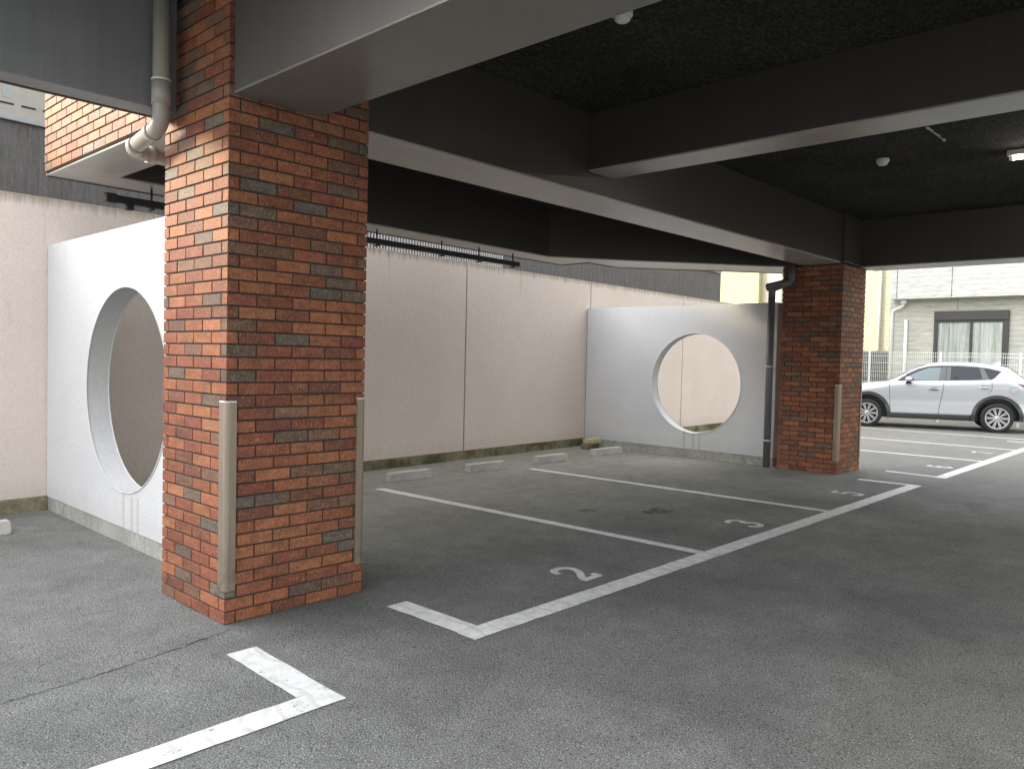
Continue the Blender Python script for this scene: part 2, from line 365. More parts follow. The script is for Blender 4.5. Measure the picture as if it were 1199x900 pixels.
# ------------------------------------------------------------------ walls with a round opening
def round_wall(label, x, y0, y1, ztop, cy, cz, R, th):
    t = thing('round_window_wall', label, 'wall', (x, (y0+y1)/2, 0), 0, 'partition walls with a round opening')
    ym = (y0+y1)/2; n = 96; zb = .128
    def face(bm, xx, flip):
        ring = [bm.verts.new((xx, cy-ym+R*math.cos(2*PI*k/n), cz+R*math.sin(2*PI*k/n))) for k in range(n)]
        outer = []
        for k in range(n):                              # project the ring to the rectangle
            c, s = math.cos(2*PI*k/n), math.sin(2*PI*k/n)
            tt = 1e9
            if c > 1e-9: tt = min(tt, (y1-cy)/c)
            if c < -1e-9: tt = min(tt, (y0-cy)/c)
            if s > 1e-9: tt = min(tt, (ztop-cz)/s)
            if s < -1e-9: tt = min(tt, (zb-cz)/s)
            outer.append(bm.verts.new((xx, cy-ym+c*tt, cz+s*tt)))
        fs = []
        for k in range(n):
            j = (k+1) % n; a, b = outer[k], outer[j]
            q = [ring[k], a, b, ring[j]]
            if abs(a.co.y-b.co.y) > 1e-5 and abs(a.co.z-b.co.z) > 1e-5:      # a corner lies between
                cyv = (y1 if max(a.co.y, b.co.y) > y1-ym-1e-4 else y0)-ym; czv = ztop if max(a.co.z, b.co.z) > ztop-1e-4 else zb
                q = [ring[k], a, bm.verts.new((xx, cyv, czv)), b, ring[j]]
            fs.append(bm.faces.new(q if not flip else q[::-1]))
        return ring
    bm = B(); r0 = face(bm, 0, True); r1 = face(bm, th, False)
    Y0, Y1 = y0-ym, y1-ym
    for (a, b) in (((Y0,ztop),(Y1,ztop)), ((Y1,ztop),(Y1,zb)), ((Y1,zb),(Y0,zb)), ((Y0,zb),(Y0,ztop))):
        bm.faces.new([bm.verts.new((0,*a)), bm.verts.new((0,*b)), bm.verts.new((th,*b)), bm.verts.new((th,*a))])
    bmesh.ops.remove_doubles(bm, verts=bm.verts[:], dist=1e-4)
    # re-find rings after merging
    ring = {}
    for side, xx in ((0, 0.0), (1, th)):
        vs = [v for v in bm.verts if abs(v.co.x-xx) < 1e-5 and abs(math.hypot(v.co.y+ym-cy, v.co.z-cz)-R) < 1e-4]
        ring[side] = sorted(vs, key=lambda v: math.atan2(v.co.z-cz, v.co.y+ym-cy))
    for k in range(n):
        j = (k+1) % n; f = bm.faces.new((ring[0][k], ring[0][j], ring[1][j], ring[1][k]))
    bmesh.ops.recalc_face_normals(bm, faces=bm.faces[:])
    obj('wall_panel', bm, 'wall_round', t)
    bm = B()
    for xx in (-.002, th+.002):
        tube(bm, [(xx, cy-ym+(R+.001)*math.cos(2*PI*k/96), cz+(R+.001)*math.sin(2*PI*k/96)) for k in range(97)], .006, 8, False)
    obj('rim_trim', bm, 'wall_round', t, True)
    bm = B(); box(bm, .008, th-.008, Y0, Y1+.02, -.05, .1275, bev=.003); obj('plinth', bm, 'pale_plinth', t)
    return t
round_wall('pale stucco partition with round opening, left of the sunlit brick pillar', 2.37, 4.97, 8.055, 2.43, 6.26, 1.187, .785, .17)
round_wall('pale stucco partition with round opening, attached beside the far dark brick pillar', 10.95, 4.985, 8.44, 2.388, 6.305, 1.164, .783, .16)

# ------------------------------------------------------------------ brick tile work
TONES = [((.37,.128,.066),17),((.32,.102,.058),20),((.27,.082,.052),16),((.22,.074,.053),10),((.38,.145,.075),5),((.22,.105,.075),9),((.165,.105,.084),6),((.16,.122,.106),3)]
def tone(key):
    r = random.Random(key); tot = sum(w for _, w in TONES); u = r.random()*tot
    for c, w in TONES:
        u -= w
        if u <= 0: break
    k = r.uniform(.85, 1.15); k *= .76; return (c[0]*k*.97, c[1]*k*r.uniform(.98,1.10), c[2]*k, 1)
def tile_box(bm, lay, o, d, nrm, s0, s1, z0, z1, c, prot=.009, ends=(0,0)):
    """one tile on the face that starts at o and runs along d, outward normal nrm"""
    e = .0022; pr = prot + random.uniform(-.0012,.0012)
    def P(s, z, h): return bm.verts.new(o + d*s + nrm*h + Vector((0,0,z)))
    b = [P(s0,z0,0),P(s1,z0,0),P(s1,z1,0),P(s0,z1,0)]
    s0e, s1e = (s0 - ends[0]*prot, s1 + ends[1]*prot)
    b2 = [P(s0e,z0,pr-e),P(s1e,z0,pr-e),P(s1e,z1,pr-e),P(s0e,z1,pr-e)]
    tI = [P(s0e+e*(1-ends[0]),z0+e,pr),P(s1e-e*(1-ends[1]),z0+e,pr),P(s1e-e*(1-ends[1]),z1-e,pr),P(s0e+e*(1-ends[0]),z1-e,pr)]
    fs = [bm.faces.new(tI)]
    for i in range(4):
        j = (i+1) % 4; fs.append(bm.faces.new((b[i],b[j],b2[j],b2[i]))); fs.append(bm.faces.new((b2[i],b2[j],tI[j],tI[i])))
    for f in fs:
        for l in f.loops: l[lay] = c
def row(L, a, b, full=.227, j=.010):
    n = max(1, round((L-a-b-j)/(full+j))); w = (L-a-b-j*(n+1))/n; out = [(0, a)]; s = a+j
    for _ in range(n): out.append((s, s+w)); s += w+j
    out.append((L-b, L)); return out
def column(label, x0, x1, y0, y1, guards, top=3.54):
    cx, cy = (x0+x1)/2, (y0+y1)/2
    t = thing('brick_pillar', label, 'pillar', (cx, cy, 0), 0, 'brick tiled pillars holding the building')
    p = .009; hx, hy = (x1-x0)/2-p, (y1-y0)/2-p
    bm = B(); box(bm, -hx, hx, -hy, hy, -.02, top); obj('shaft', bm, 'grout', t)
    bm = B(); lay = bm.loops.layers.float_color.new('tone')
    F = [(Vector((-hx,-hy,0)), Vector((1,0,0)), Vector((0,-1,0)), 2*hx), (Vector((hx,-hy,0)), Vector((0,1,0)), Vector((1,0,0)), 2*hy),
         (Vector((hx,hy,0)), Vector((-1,0,0)), Vector((0,1,0)), 2*hx), (Vector((-hx,hy,0)), Vector((0,-1,0)), Vector((-1,0,0)), 2*hy)]
    pat = {0: ((.055,.163),(.055,.055),(.163,.055),(.163,.163)), 1: ((.163,.055),(.163,.163),(.055,.163),(.055,.055))}
    zt = top-.004; r = 0
    while .004+r*.07+.06 < zt:
        z0 = .004 + r*.07; z1 = z0+.0605
        for f, (o, d, nn, L) in enumerate(F):
            a, b = pat[r % 2][f]; sg = row(L, a, b)
            for i, (s0, s1) in enumerate(sg):
                first, last = i == 0, i == len(sg)-1
                key = (int(cx*100), r, 'c%d' % (f if first else (f+1) % 4)) if first or last else (int(cx*100), r, f, i)
                tile_box(bm, lay, o, d, nn, s0, s1, z0, z1, tone(str(key)), p, (1 if first else 0, 1 if last else 0))
        r += 1
    obj('tile_facing', bm, 'tile', t)
    for (sx, sy) in guards:
        # rounded sheet steel profile wrapped round the corner
        R_, leg, th = .030, .068, .010; ox, oy = sx*(hx+p+th), sy*(hy+p+th)
        out = [(ox-sx*leg, oy)] + [(ox-sx*R_+sx*R_*math.sin(a), oy-sy*R_+sy*R_*math.cos(a)) for a in [i*PI/16 for i in range(9)]] + [(ox, oy-sy*leg)]
        inn = [(ox-sx*th, oy-sy*leg), (ox-sx*th, oy-sy*th), (ox-sx*leg, oy-sy*th)]
        bm = B(); prism(bm, out+inn, .186, 1.222); gd = obj('corner_guard', bm, 'guard', t, False)
        bm = B(); prism(bm, [(a*1.0+ (sx*.002 if k < 10 else 0), b+(sy*.002 if k < 10 else 0)) for k, (a, b) in enumerate(out+inn)], 1.222, 1.230); obj('guard_cap', bm, 'cap', gd)
    return t
column('nearest brick tiled pillar, sunlit orange on its left side, with steel corner guards', 2.06, 2.975, 4.04, 4.835, [(-1,-1),(1,-1)])
column('far brick tiled pillar in deep shade beside the silver car and grey downpipe', 10.87, 11.73, 4.04, 4.89, [(-1,-1),(1,-1)], 2.885)

# ------------------------------------------------------------------ the building overhead
bd = thing('building', 'building standing on brick pillars over the covered parking, dark beams and rough ceiling', 'building', (0,0,0))
Z = 2.898; ZC = 3.545
XL, YF = 0.2, -4.5
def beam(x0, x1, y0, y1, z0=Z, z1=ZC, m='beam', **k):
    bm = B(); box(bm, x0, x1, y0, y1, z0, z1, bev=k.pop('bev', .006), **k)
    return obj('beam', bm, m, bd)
# ceiling slab and storeys above
back = lambda x, v=0.0: 7.04 + v + K*x
poly = [(2.09, YF), (12.03, YF), (12.03, 4.95), (11.44,5.38), (10.87,5.87), (9.71,6.93), (8.99,6.93), (8.985, back(8.985)), (2.09, back(2.09))]
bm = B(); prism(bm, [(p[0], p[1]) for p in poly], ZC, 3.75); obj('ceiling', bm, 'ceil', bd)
bm = B(); prism(bm, [(2.13, YF+.05), (11.98, YF+.05), (11.98, 4.9), (11.2,5.4), (2.13, 5.4)], 3.751, 5.6); obj('upper_storey', bm, 'beam_grey', bd)
bm = B(); prism(bm, [(XL, YF), (2.089, YF), (2.089, 4.86), (XL, 4.86)], ZC+.04, 4.2); obj('canopy_slab', bm, 'beam_grey', bd)
def lit_soffit(x0, x1, y0, y1, z, m='lit_soffit'):
    bm = B(); box(bm, x0-.004, x1+.004, y0, y1, z-.014, z-.0005, bev=.003); return obj('lit_soffit_skin', bm, m, bd)  # layer added under the beam, its pale colour stands for the lit underside
beam(2.085, 2.615, YF, 4.039, Z, ZC, 'beam_outer'); lit_soffit(2.087, 2.613, YF, 4.036, Z, 'lit_outer_soffit')                      # from the near pillar towards the viewer
beam(2.976, 10.859, 4.07, 4.60); lit_soffit(2.985, 10.86, 4.07, 4.60, Z)    # pillar to pillar
beam(5.24, 5.58, YF, 4.069, 3.077); lit_soffit(5.24, 5.58, YF, 4.066, 3.077)  # shallower joist
beam(11.49, 12.03, YF, 4.029); lit_soffit(11.49, 12.03, YF, 4.03, Z)
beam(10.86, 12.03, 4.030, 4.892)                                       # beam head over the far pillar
beam(XL, 2.059, 4.68, 4.86, Z, ZC+.04, 'beam_grey')                     # fascia at the left
# back edge beam, chamfered corner
def ebeam(pts, m='beam', z0=Z, z1=ZC, name='edge_beam'):
    bm = B(); prism(bm, pts, z0, z1, 0); obj(name, bm, m, bd)
    bm = B(); prism(bm, pts, z0-.014, z0-.0006, 0); obj('lit_soffit_skin', bm, 'lit_soffit', bd)  # added layer, lit underside put into its colour
ebeam([(2.505, back(2.5,-.41)), (8.19, back(8.19,-.40)), (8.985, 6.45), (8.985, back(8.985)), (2.09, back(2.09)), (2.09, back(2.09)-.02), (2.505, back(2.09)-.025)])
ebeam([(8.19+.797,6.448), (10.74,5.05), (10.872,4.895), (11.74,4.895), (12.03,4.895), (12.03,4.95), (11.44,5.38), (10.87,5.87), (9.71,6.93), (8.988,6.93)])
ebeam([(2.095,4.84), (2.505,4.84), (2.505, back(2.09)-.026), (2.095, back(2.09)-.026)], 'beam', Z+.001, ZC)
bm = B(); prism(bm, [(2.12, YF+.05), (11.95, YF+.05), (11.95, 1.0), (2.12, 1.0)], 5.601, 14.0); obj('sky_block_tower', bm, 'beam_grey', bd)  # unseen mass raised here to cut the sky light on the house
# dark drip trim along the outer lower edge
bm = B(); e = [(2.09, back(2.09)), (8.985, back(8.985)), (8.99,6.93), (9.71,6.93), (10.87,5.87), (11.44,5.38), (12.03,4.95)]
for a, b in zip(e, e[1:]):
    d = Vector((b[0]-a[0], b[1]-a[1], 0)).normalized(); n_ = Vector((-d.y, d.x, 0))*.012
    prism(bm, [(a[0]+n_.x*.1, a[1]+n_.y*.1), (b[0]+n_.x*.1, b[1]+n_.y*.1), (b[0]+n_.x, b[1]+n_.y), (a[0]+n_.x, a[1]+n_.y)], Z-.022, Z+.03)
obj('drip_trim', bm, 'rust', bd)
bm = B(); box(bm, XL, 2.059, 4.861, 4.878, Z-.006, Z+.05); obj('drip_trim', bm, 'rust', bd)
# thin raised rib along lower edges of the two front-lit beams
# brick clad end wall (left end of the upper floor)
bm = B(); box(bm, 2.085, 2.12, 4.862, back(2.09)-.001, Z+.004, 4.4); obj('end_wall', bm, 'grout', bd)
bm = B(); lay = bm.loops.layers.float_color.new('tone'); o = Vector((2.085, back(2.09), 0)); L = back(2.09)-4.88
for r in range(20):
    a, b = ((.055,.16) if r % 2 else (.163,.05))
    for i, (s0, s1) in enumerate(row(L, a, b)):
        tile_box(bm, lay, o, Vector((0,-1,0)), Vector((-1,0,0)), s0, s1, Z+.012+r*.07, Z+.072+r*.07, tone('e%d_%d' % (r, i)))
obj('tile_facing', bm, 'tile', bd)
# pale mark on the ceiling
bm = B(); rnd = random.Random(5)
for k in range(16):
    x = 7.33+k*.035; y = 2.07+rnd.uniform(-.006,.006); w = rnd.uniform(.004,.015); box(bm, x, x+.036, y-w, y+w, ZC-.003-.0001*(k%2), ZC-.0005)
obj('ceiling_mark', bm, 'whitemark', bd)

# ------------------------------------------------------------------ things under the ceiling
def detector(label, x, y):
    t = thing('smoke_detector', label, 'detector', (x, y, ZC), 0, 'round detectors on the ceiling')
    bm = B(); lathe(bm, [(.058,0),(.060,-.008),(.060,-.026),(.056,-.03)]); obj('base_ring', bm, 'white_plastic', t, False)
    bm = B(); lathe(bm, [(.050,-.0305),(.050,-.036),(.046,-.050),(.034,-.060),(.012,-.064)]); obj('dome', bm, 'white_plastic', t, True)
detector('round cream detector on the ceiling nearest the viewer, between two beams', 3.84, 2.76)
detector('smaller looking round detector on the far ceiling bay near the lit lamp', 8.21, 2.71)
t = thing('ceiling_lamp', 'lit fluorescent batten lamp on the dark ceiling at the right edge', 'lamp', (8.62, 1.10, ZC))
bm = B(); box(bm, -.05, .05, -.62, .62, -.05, 0, bev=.006); obj('housing', bm, 'white_plastic', t)
bm = B(); tube(bm, [(0,-.57,-.072),(0,.57,-.072)], .014, 12); obj('tube', bm, 'tube', t, True)
for y in (.59, -.59): bm = B(); box(bm, -.018, .018, y-.015, y+.015, -.09, -.051, bev=.003); obj('lamp_holder', bm, 'white_plastic', t)
# hanging rail under the back edge
t = thing('hanging_rail', 'long black rail hung on short rods under the back edge of the building', 'rail', (0,0,0))
vb = 6.85
bm = B(); box(bm, 2.52, 7.80, vb-.03, vb+.03, 2.722, 2.782, skew=K, bev=.004); obj('rail_bar', bm, 'black', t)
for x in (2.86, 3.55, 4.45, 5.36, 6.36, 7.02, 7.68):
    bm = B(); y = vb+K*x
    tube(bm, [(x,y,2.70),(x,y,2.897)], .009, 8); box(bm, x-.012, x+.012, y-.05, y+.05, 2.700, 2.716); box(bm, x-.03, x+.03, y-.035, y+.035, 2.890, 2.8975)
    obj('hanger_rod', bm, 'black', t)
bm = B(); box(bm, 2.47, 2.56, vb+K*2.5-.04, vb+K*2.5+.04, 2.712, 2.792, bev=.012); obj('end_bracket', bm, 'black', t); bm = B(); box(bm, 2.64, 2.70, vb+K*2.6-.035, vb+K*2.6+.035, 2.675, 2.7215, bev=.008); obj('end_bracket', bm, 'black', t)

# ------------------------------------------------------------------ downpipes
t = thing('downpipe', 'taupe rainwater downpipe with elbow on the fascia left of the near pillar', 'downpipe', (1.935,4.60,0))
zt, zl = 3.54, 2.80
bm = B(); tube(bm, [(0,0,zt),(0,0,2.785),(0,.43,2.715),(.42,.45,2.70)], .047, 24, True, .07); obj('pipe', bm, 'pipe_beige', t)
bm = B(); tube(bm, [(.40,.45,2.70),(.55,.45,2.69),(.55,.45,.0)], .047, 20, True, .08); obj('pipe', bm, 'pipe_beige', t)
for a, b, r in (((0,0,3.03),(0,0,2.90),.053), ((0,.10,2.769),(0,.14,2.762),.052), ((0,.33,2.731),(0,.38,2.723),.053), ((.10,.437,2.712),(.15,.44,2.711),.053)): bm = B(); tube(bm, [a, b], r, 24); obj('pipe_socket', bm, 'pipe_beige', t, False)
bm = B(); tube(bm, [(0,0,3.045),(0,0,3.032)], .054, 24); box(bm, -.02, .02, .03, .079, 3.03, 3.05); obj('pipe_clamp', bm, 'cap', t)
t = thing('downpipe', 'dark grey downpipe with offset elbow between the round window wall and far pillar', 'downpipe', (10.845,5.035,0))
bm = B(); tube(bm, [(-.02,-.30,Z),(-.02,-.30,2.66),(0,.0,2.58),(0,0,2.45)], .05, 20, True, .06); tube(bm, [(0,0,2.47),(0,0,0)], .050, 20)
tube(bm, [(-.02,-.30,2.66),(0,.07,2.60)], .058, 20); obj('pipe', bm, 'pipe_grey', t)
for z in (1.45, .38):
    bm = B(); tube(bm, [(0,0,z),(0,0,z+.02)], .056, 20); box(bm, 0, .10, -.012, .012, z+.002, z+.018); obj('pipe_clamp', bm, 'cap', t)

# ------------------------------------------------------------------ wheel stops and blocks
def stop(label, x0, x1, y, dy=0.0, h=.105, d=.13, name='wheel_stop', grp='concrete wheel stops along the back wall', cat='wheel stop', z=0):
    bm = B(); L = (x1-x0)/2
    vs = {}
    for zz, ins in ((0, 0), (h, .009)):
        for sx in (-1, 1):
            for sy in (-1, 1): vs[(zz, sx, sy)] = bm.verts.new((sx*(L-ins*.5), sy*(d/2-ins), zz))
    q = lambda *k: bm.faces.new([vs[a] for a in k])
    q((h,-1,-1),(h,1,-1),(h,1,1),(h,-1,1)); q((0,-1,-1),(0,-1,1),(0,1,1),(0,1,-1))
    q((0,-1,-1),(0,1,-1),(h,1,-1),(h,-1,-1)); q((0,1,1),(0,-1,1),(h,-1,1),(h,1,1)); q((0,-1,1),(0,-1,-1),(h,-1,-1),(h,-1,1)); q((0,1,-1),(0,1,1),(h,1,1),(h,1,-1))
    bmesh.ops.bevel(bm, geom=bm.edges[:], offset=.008, segments=2, affect='EDGES')
    o = obj(name, bm, 'stop'); o.location = ((x0+x1)/2, y, z); o.rotation_euler.z = dy
    tag(o, label, cat, grp); return o
stop('concrete wheel stop right of the near brick pillar, closest of the row', 5.80, 6.42, 7.365, -.03)
stop('concrete wheel stop second from the near pillar, at the end of the first divider bay', 7.06, 7.71, 7.33, -.05)
stop('concrete wheel stop third from the near pillar, just behind the second divider line', 8.44, 9.06, 7.35, -.05)
stop('concrete wheel stop nearest the far round window wall, in front of the loose blocks', 9.80, 10.50, 7.38, -.03)
stop('wheel stop cut by the left photo edge, left of the near round window wall', 1.20, 1.86, 7.24, 0)
bm = B(); box(bm, -.19, .19, -.075, .075, 0, .09, bev=.012); o = obj('concrete_block', bm, 'plinth'); o.location = (10.62, 8.06, 0); o.rotation_euler.z = .12
tag(o, 'lower mossy concrete block in the corner under another block', 'block', 'loose blocks in the wall corner')
bm = B(); box(bm, -.15, .15, -.075, .075, 0, .075, bev=.012); o = obj('concrete_block', bm, 'yellow_block'); o.location = (10.66, 8.05, .0905); o.rotation_euler.z = -.1
tag(o, 'yellowish upper concrete block stacked in the corner by the far round window wall', 'block', 'loose blocks in the wall corner')

# ------------------------------------------------------------------ neighbours beyond the boundary wall
t = thing('grey_building', 'low dark grey ribbed building just behind the beige boundary wall', 'building', (0,0,0))
bm = B(); prism(bm, [(-9, 9.2-.41), (18.62, 9.2+.847), (18.62, 14.0), (-9, 12.6)], 0, 3.80); obj('wall', bm, 'ribbed', t)
bm = B(); box(bm, -9, 18.60, 9.165, 9.30, 3.80, 3.86, skew=K, bev=.004); obj('coping', bm, 'coping', t)
bm = B(); x = 6.3
while x < 10.0: box(bm, x, x+.022, 9.14, 9.19, 2.6, 3.78, skew=K); x += .058
obj('louver', bm, 'louver', t)
t = thing('cream_building', 'cream rendered building with a white downpipe seen over the grey roof at top left', 'building', (0, 14.4, 0))
bm = B(); box(bm, -4.5, 9, 0, 6, 0, 5.7, bev=.01); obj('wall', bm, 'creamwall', t)
bm = B(); tube(bm, [(3.05,-.07,0),(3.05,-.07,5.6)], .045, 12); obj('pipe', bm, 'pipe_white', t, True)
t = thing('air_conditioner', 'cream outdoor air conditioning unit standing on the grey roof edge', 'air conditioner', (2.71,9.95,3.80), K)
bm = B(); box(bm, -.38, .38, -.14, .14, .04, .60, bev=.012); obj('casing', bm, 'pipe_beige', t)
for k in range(3): bm = B(); box(bm, -.30+k*.21, -.16+k*.21, -.143, -.139, .29, .31); obj('vent_slot', bm, 'dark', t)
for x in (-.31, .31): bm = B(); box(bm, x-.03,x+.03,-.15,.15,0,.0405); obj('foot', bm, 'coping', t)
bm = B(); box(bm, -.27, -.19, -.1435, -.1392, .36, .50); obj('sticker', bm, 'coping', t)

t = thing('sun_blocker', 'unseen tall block added to keep the sun off the far lot', 'building', (10, 14.6, 0), K)  # hidden from view, added to block sun from the house and car
bm = B(); box(bm, 0, 9.0, 0, 9, 0, 15, bev=.02); obj('wall', bm, 'creamwall', t)
for z in (3.2, 6.4, 9.6, 12.4):
    for x in (1.0, 4.0, 7.0): bm = B(); box(bm, x, x+1.4, -.02, .02, z-.7, z+.7); obj('window', bm, 'frame', t)
t = thing('sky_blocker', 'unseen building mass added to shut sky light off the far parking rows', 'building', (13.5, -19, 0))  # out of view, added to block part of the sky
bm = B(); box(bm, 0, 22, 0, 10, 0, 15, bev=.02); obj('wall', bm, 'creamwall', t)
for z in (1.8, 4.8, 7.8, 10.8, 13.4):
    for x in (1.5, 5.5, 9.5, 13.5, 17.5): bm = B(); box(bm, x, x+1.8, 9.98, 10.02, z-.7, z+.7); obj('window', bm, 'frame', t)
# far right: the pale house
t = thing('house', 'pale sided two storey house behind the white fence and silver car', 'house', (25.5, 0, 0))
HX = 25.5
bm = B(); box(bm, 0, 6, -9, 8.06, 3.545, 6.6, bev=.01); obj('upper_wall', bm, 'siding', t)
bm = B(); box(bm, .40, 6, -8.9, 8.16, 0, 3.544); obj('lower_wall', bm, 'siding2', t)
bm = B(); box(bm, -.30, 6.3, -9.3, 8.4, 6.6, 6.78); box(bm, .2, 5.8, -8.8, 7.9, 6.78, 7.3); obj('roof', bm, 'frame', t)
for y in (6.36, 2.7, -1.2, 7.86): bm = B(); box(bm, -.002, .01, y-.008, y+.008, 3.56, 6.59); obj('siding_joint', bm, 'joint', t)
bm = B(); box(bm, .398, .41, 6.274, 6.286, 3.2, 3.54); obj('siding_joint', bm, 'joint', t)
# window with roller shutter box
wy0, wy1, wz0, wz1 = 4.95, 6.88, .95, 3.15
w = B(); box(w, .30, .399, wy0, wy1, 2.90, 3.17, bev=.01); box(w, .33, .399, wy0, wy0+.15, wz0, 2.90); box(w, .33, .399, wy1-.10, wy1, wz0, 2.90)
box(w, .33, .399, wy0+.15, wy1-.10, wz0-.06, wz0+.03); box(w, .345, .399, wy0+.15, wy1-.10, 2.84, 2.90); box(w, .35, .395, 5.86, 5.93, wz0+.03, 2.84)
wo = obj('window', w, 'frame', t)
w = B(); box(w, .378, .381, wy0+.15, 5.86, wz0+.03, 2.84); box(w, .366, .369, 5.93, wy1-.10, wz0+.03, 2.84); obj('pane', w, 'pane', wo)
w = B(); rnd = random.Random(2)
ys = np.linspace(wy0+.15, wy1-.10, 150); prev = None
for i, y in enumerate(ys):
    xx = .391+.0035*math.sin(i*.9+2*math.sin(i*.21)); a = w.verts.new((xx, y, wz0+.03)); b = w.verts.new((xx, y, 2.84))
    if prev: w.faces.new((prev[0], a, b, prev[1]))
    prev = (a, b)
obj('curtain', w, 'curtain', wo)
bm = B(); tube(bm, [(.25,7.72,3.54),(.25,7.72,3.36),(.30,8.06,3.20),(.30,8.06,.2)], .04, 12, True, .08); box(bm, .18, .32, 7.64, 7.80, 3.42, 3.542, bev=.02)
obj('drainpipe', bm, 'pipe_white', t)
bm = B(); tube(bm, [(.34,7.66,2.94),(.34,7.66,.2)], .05, 12); obj('cable_duct', bm, 'pipe_white', t)
# cream block behind and left of the house, with pipes
t = thing('apartment_block', 'cream sided block with vertical pipes between the far pillar and the pale house', 'building', (31, 0, 0))
bm = B(); box(bm, 0, 7, 9.2, 12.9, 2.06, 8.0); obj('wall', bm, 'cream', t)
bm = B(); box(bm, -.3, 7, 9.2, 10.15, 2.06, 8.0); obj('wall_bay', bm, 'cream', t)
bm = B(); box(bm, .1, 7, 9.1, 12.8, 0, 2.059); obj('base_wall', bm, 'slat', t)
for x, y in ((-.36,10.02),(-.08,10.95)): bm = B(); tube(bm, [(x,y,2.1),(x,y,8)], .05, 10); obj('pipe', bm, 'pipe_white', t)
t = thing('yellow_building', 'bright pale yellow building in the gap over the round window wall', 'building', (36, 0, 0))
bm = B(); box(bm, 0, 8, 17.4, 30, 0, 9); obj('wall', bm, 'yellow', t)
bm = B(); box(bm, .3, 8, 16.4, 17.39, 0, 9); obj('stair_wall', bm, 'creamwall', t)
# dark slatted screen
t = thing('slatted_screen', 'dark screen of horizontal slats behind the white fence left of the house', 'fence', (27.6, 9.9, 0))
bm = B()
for k in range(7): box(bm, 0, .04, -1.5, 1.5, .15+k*.27, .15+k*.27+.17)
obj('slat_panel', bm, 'slat', t)
bm = B()
for y in (-1.4, 0, 1.4): bm = B(); box(bm, .045, .10, y-.03, y+.03, 0, 2.0); obj('post', bm, 'cap', t)
# white mesh fence
t = thing('mesh_fence', 'white welded mesh fence between the silver car and the pale house', 'fence', (23.8, 0, 0))
bm = B(); y = -2.0
while y < 12.0: box(bm, -.003, .003, y-.0035, y+.0035, .12, 1.91); y += .052
for z in (.15, .45, .75, 1.05, 1.35, 1.60, 1.80, 1.90): box(bm, -.009, -.0031, -2.0, 12.0, z-.006, z+.006)
obj('mesh_panel', bm, 'fence', t)
for y in (-1.35, .53, 2.40, 4.27, 6.15, 8.02, 9.89, 11.7):
    bm = B(); box(bm, .004, .054, y-.028, y+.028, 0, 1.93, bev=.004); obj('post', bm, 'fence', t)

# ------------------------------------------------------------------ the car
car = thing('parked_car', 'silver compact SUV parked side on behind the far pillar, in front of the white fence', 'car', (21.57, 5.80, 0), math.radians(108.5))
#      u     zb   belt  wbelt ztop  wtop
ST = [(2.34,.42,.60,.50,.66,.35),(2.30,.30,.66,.66,.78,.50),(2.18,.24,.78,.78,.90,.60),(1.95,.23,.91,.85,.985,.68),(1.49,.23,1.01,.89,1.075,.74),(1.10,.24,1.08,.90,1.125,.78),
      (.90,.24,1.13,.905,1.155,.80),(.72,.24,1.145,.905,1.255,.70),(.52,.24,1.15,.905,1.385,.66),(.28,.24,1.155,.905,1.515,.62),(.05,.24,1.16,.905,1.60,.60),(-.20,.24,1.165,.905,1.635,.60),
      (-.45,.24,1.175,.905,1.652,.60),(-.80,.24,1.19,.905,1.648,.595),(-1.15,.24,1.21,.905,1.622,.585),(-1.45,.25,1.225,.90,1.578,.57),(-1.64,.26,1.22,.89,1.535,.56),
      (-1.80,.27,1.20,.875,1.40,.60),(-1.97,.28,1.16,.85,1.25,.62),(-2.10,.30,1.08,.80,1.12,.62),(-2.20,.33,.98,.76,1.02,.60),(-2.28,.38,.80,.72,.86,.58),(-2.31,.44,.66,.66,.70,.50)]
ST = ST[::-1]; UA = np.array([s[0] for s in ST])
def smooth_interp(u, k):
    return float(np.mean([np.interp(u+d, UA, [s[k] for s in ST]) for d in (-.05,-.025,0,.025,.05)]))
def section(u):
    zb, be, wb, zt, wt = (smooth_interp(u, k) for k in range(1, 6))
    h = be-zb; g = zt-be
    P = [(0, zb), (wb*.80, zb), (wb-.045, zb+.03), (wb-.005, zb+h*.17), (wb-.008, zb+h*.24), (wb-.050, zb+h*.36), (wb-.035, zb+h*.58), (wb-.006, zb+h*.80), (wb-.018, zb+h*.90), (wb-.045, zb+h*.985), (wb-.07, be+.004)]
    P += [(wb-.07+(wt-wb+.07)*.35, be+g*.36), (wb-.07+(wt-wb+.07)*.70, be+g*.68), (wt+.012, be+g*.88), (wt-.06, be+g*.965), (wt*.55, be+g*.995), (0, zt+.006)]
    return P
def ysurf(u, z):
    P = section(u)[2:14]; zs = [p[1] for p in P]; ys_ = [p[0] for p in P]
    return float(np.interp(z, zs, ys_))
us = np.linspace(-2.31, 2.34, 110)
bm = B(); rings = []
for u in us:
    P = section(u); full = [(y, z) for y, z in P] + [(-y, z) for y, z in P[-2:0:-1]]
    rings.append([bm.verts.new((u, y, z)) for y, z in full])
for a, b in zip(rings, rings[1:]):
    for k in range(len(a)): bm.faces.new((a[k], a[(k+1) % len(a)], b[(k+1) % len(a)], b[k]))
bm.faces.new(rings[0][::-1]); bm.faces.new(rings[-1]); bmesh.ops.recalc_face_normals(bm, faces=bm.faces[:])
body = obj('body', bm, 'carpaint', car, True)
cutters = []
for wu in (1.40, -1.38):
    for sy in (-1, 1):
        c = B(); lathe(c, [(.455, .60*sy), (.455, 1.2*sy)], 'y', 48, (wu, 0, .345)); co = obj('cut', c, 'cladding'); cutters.append(co)
        md = body.modifiers.new('b', 'BOOLEAN'); md.operation = 'DIFFERENCE'; md.object = co; md.solver = 'EXACT'
        co.parent = car
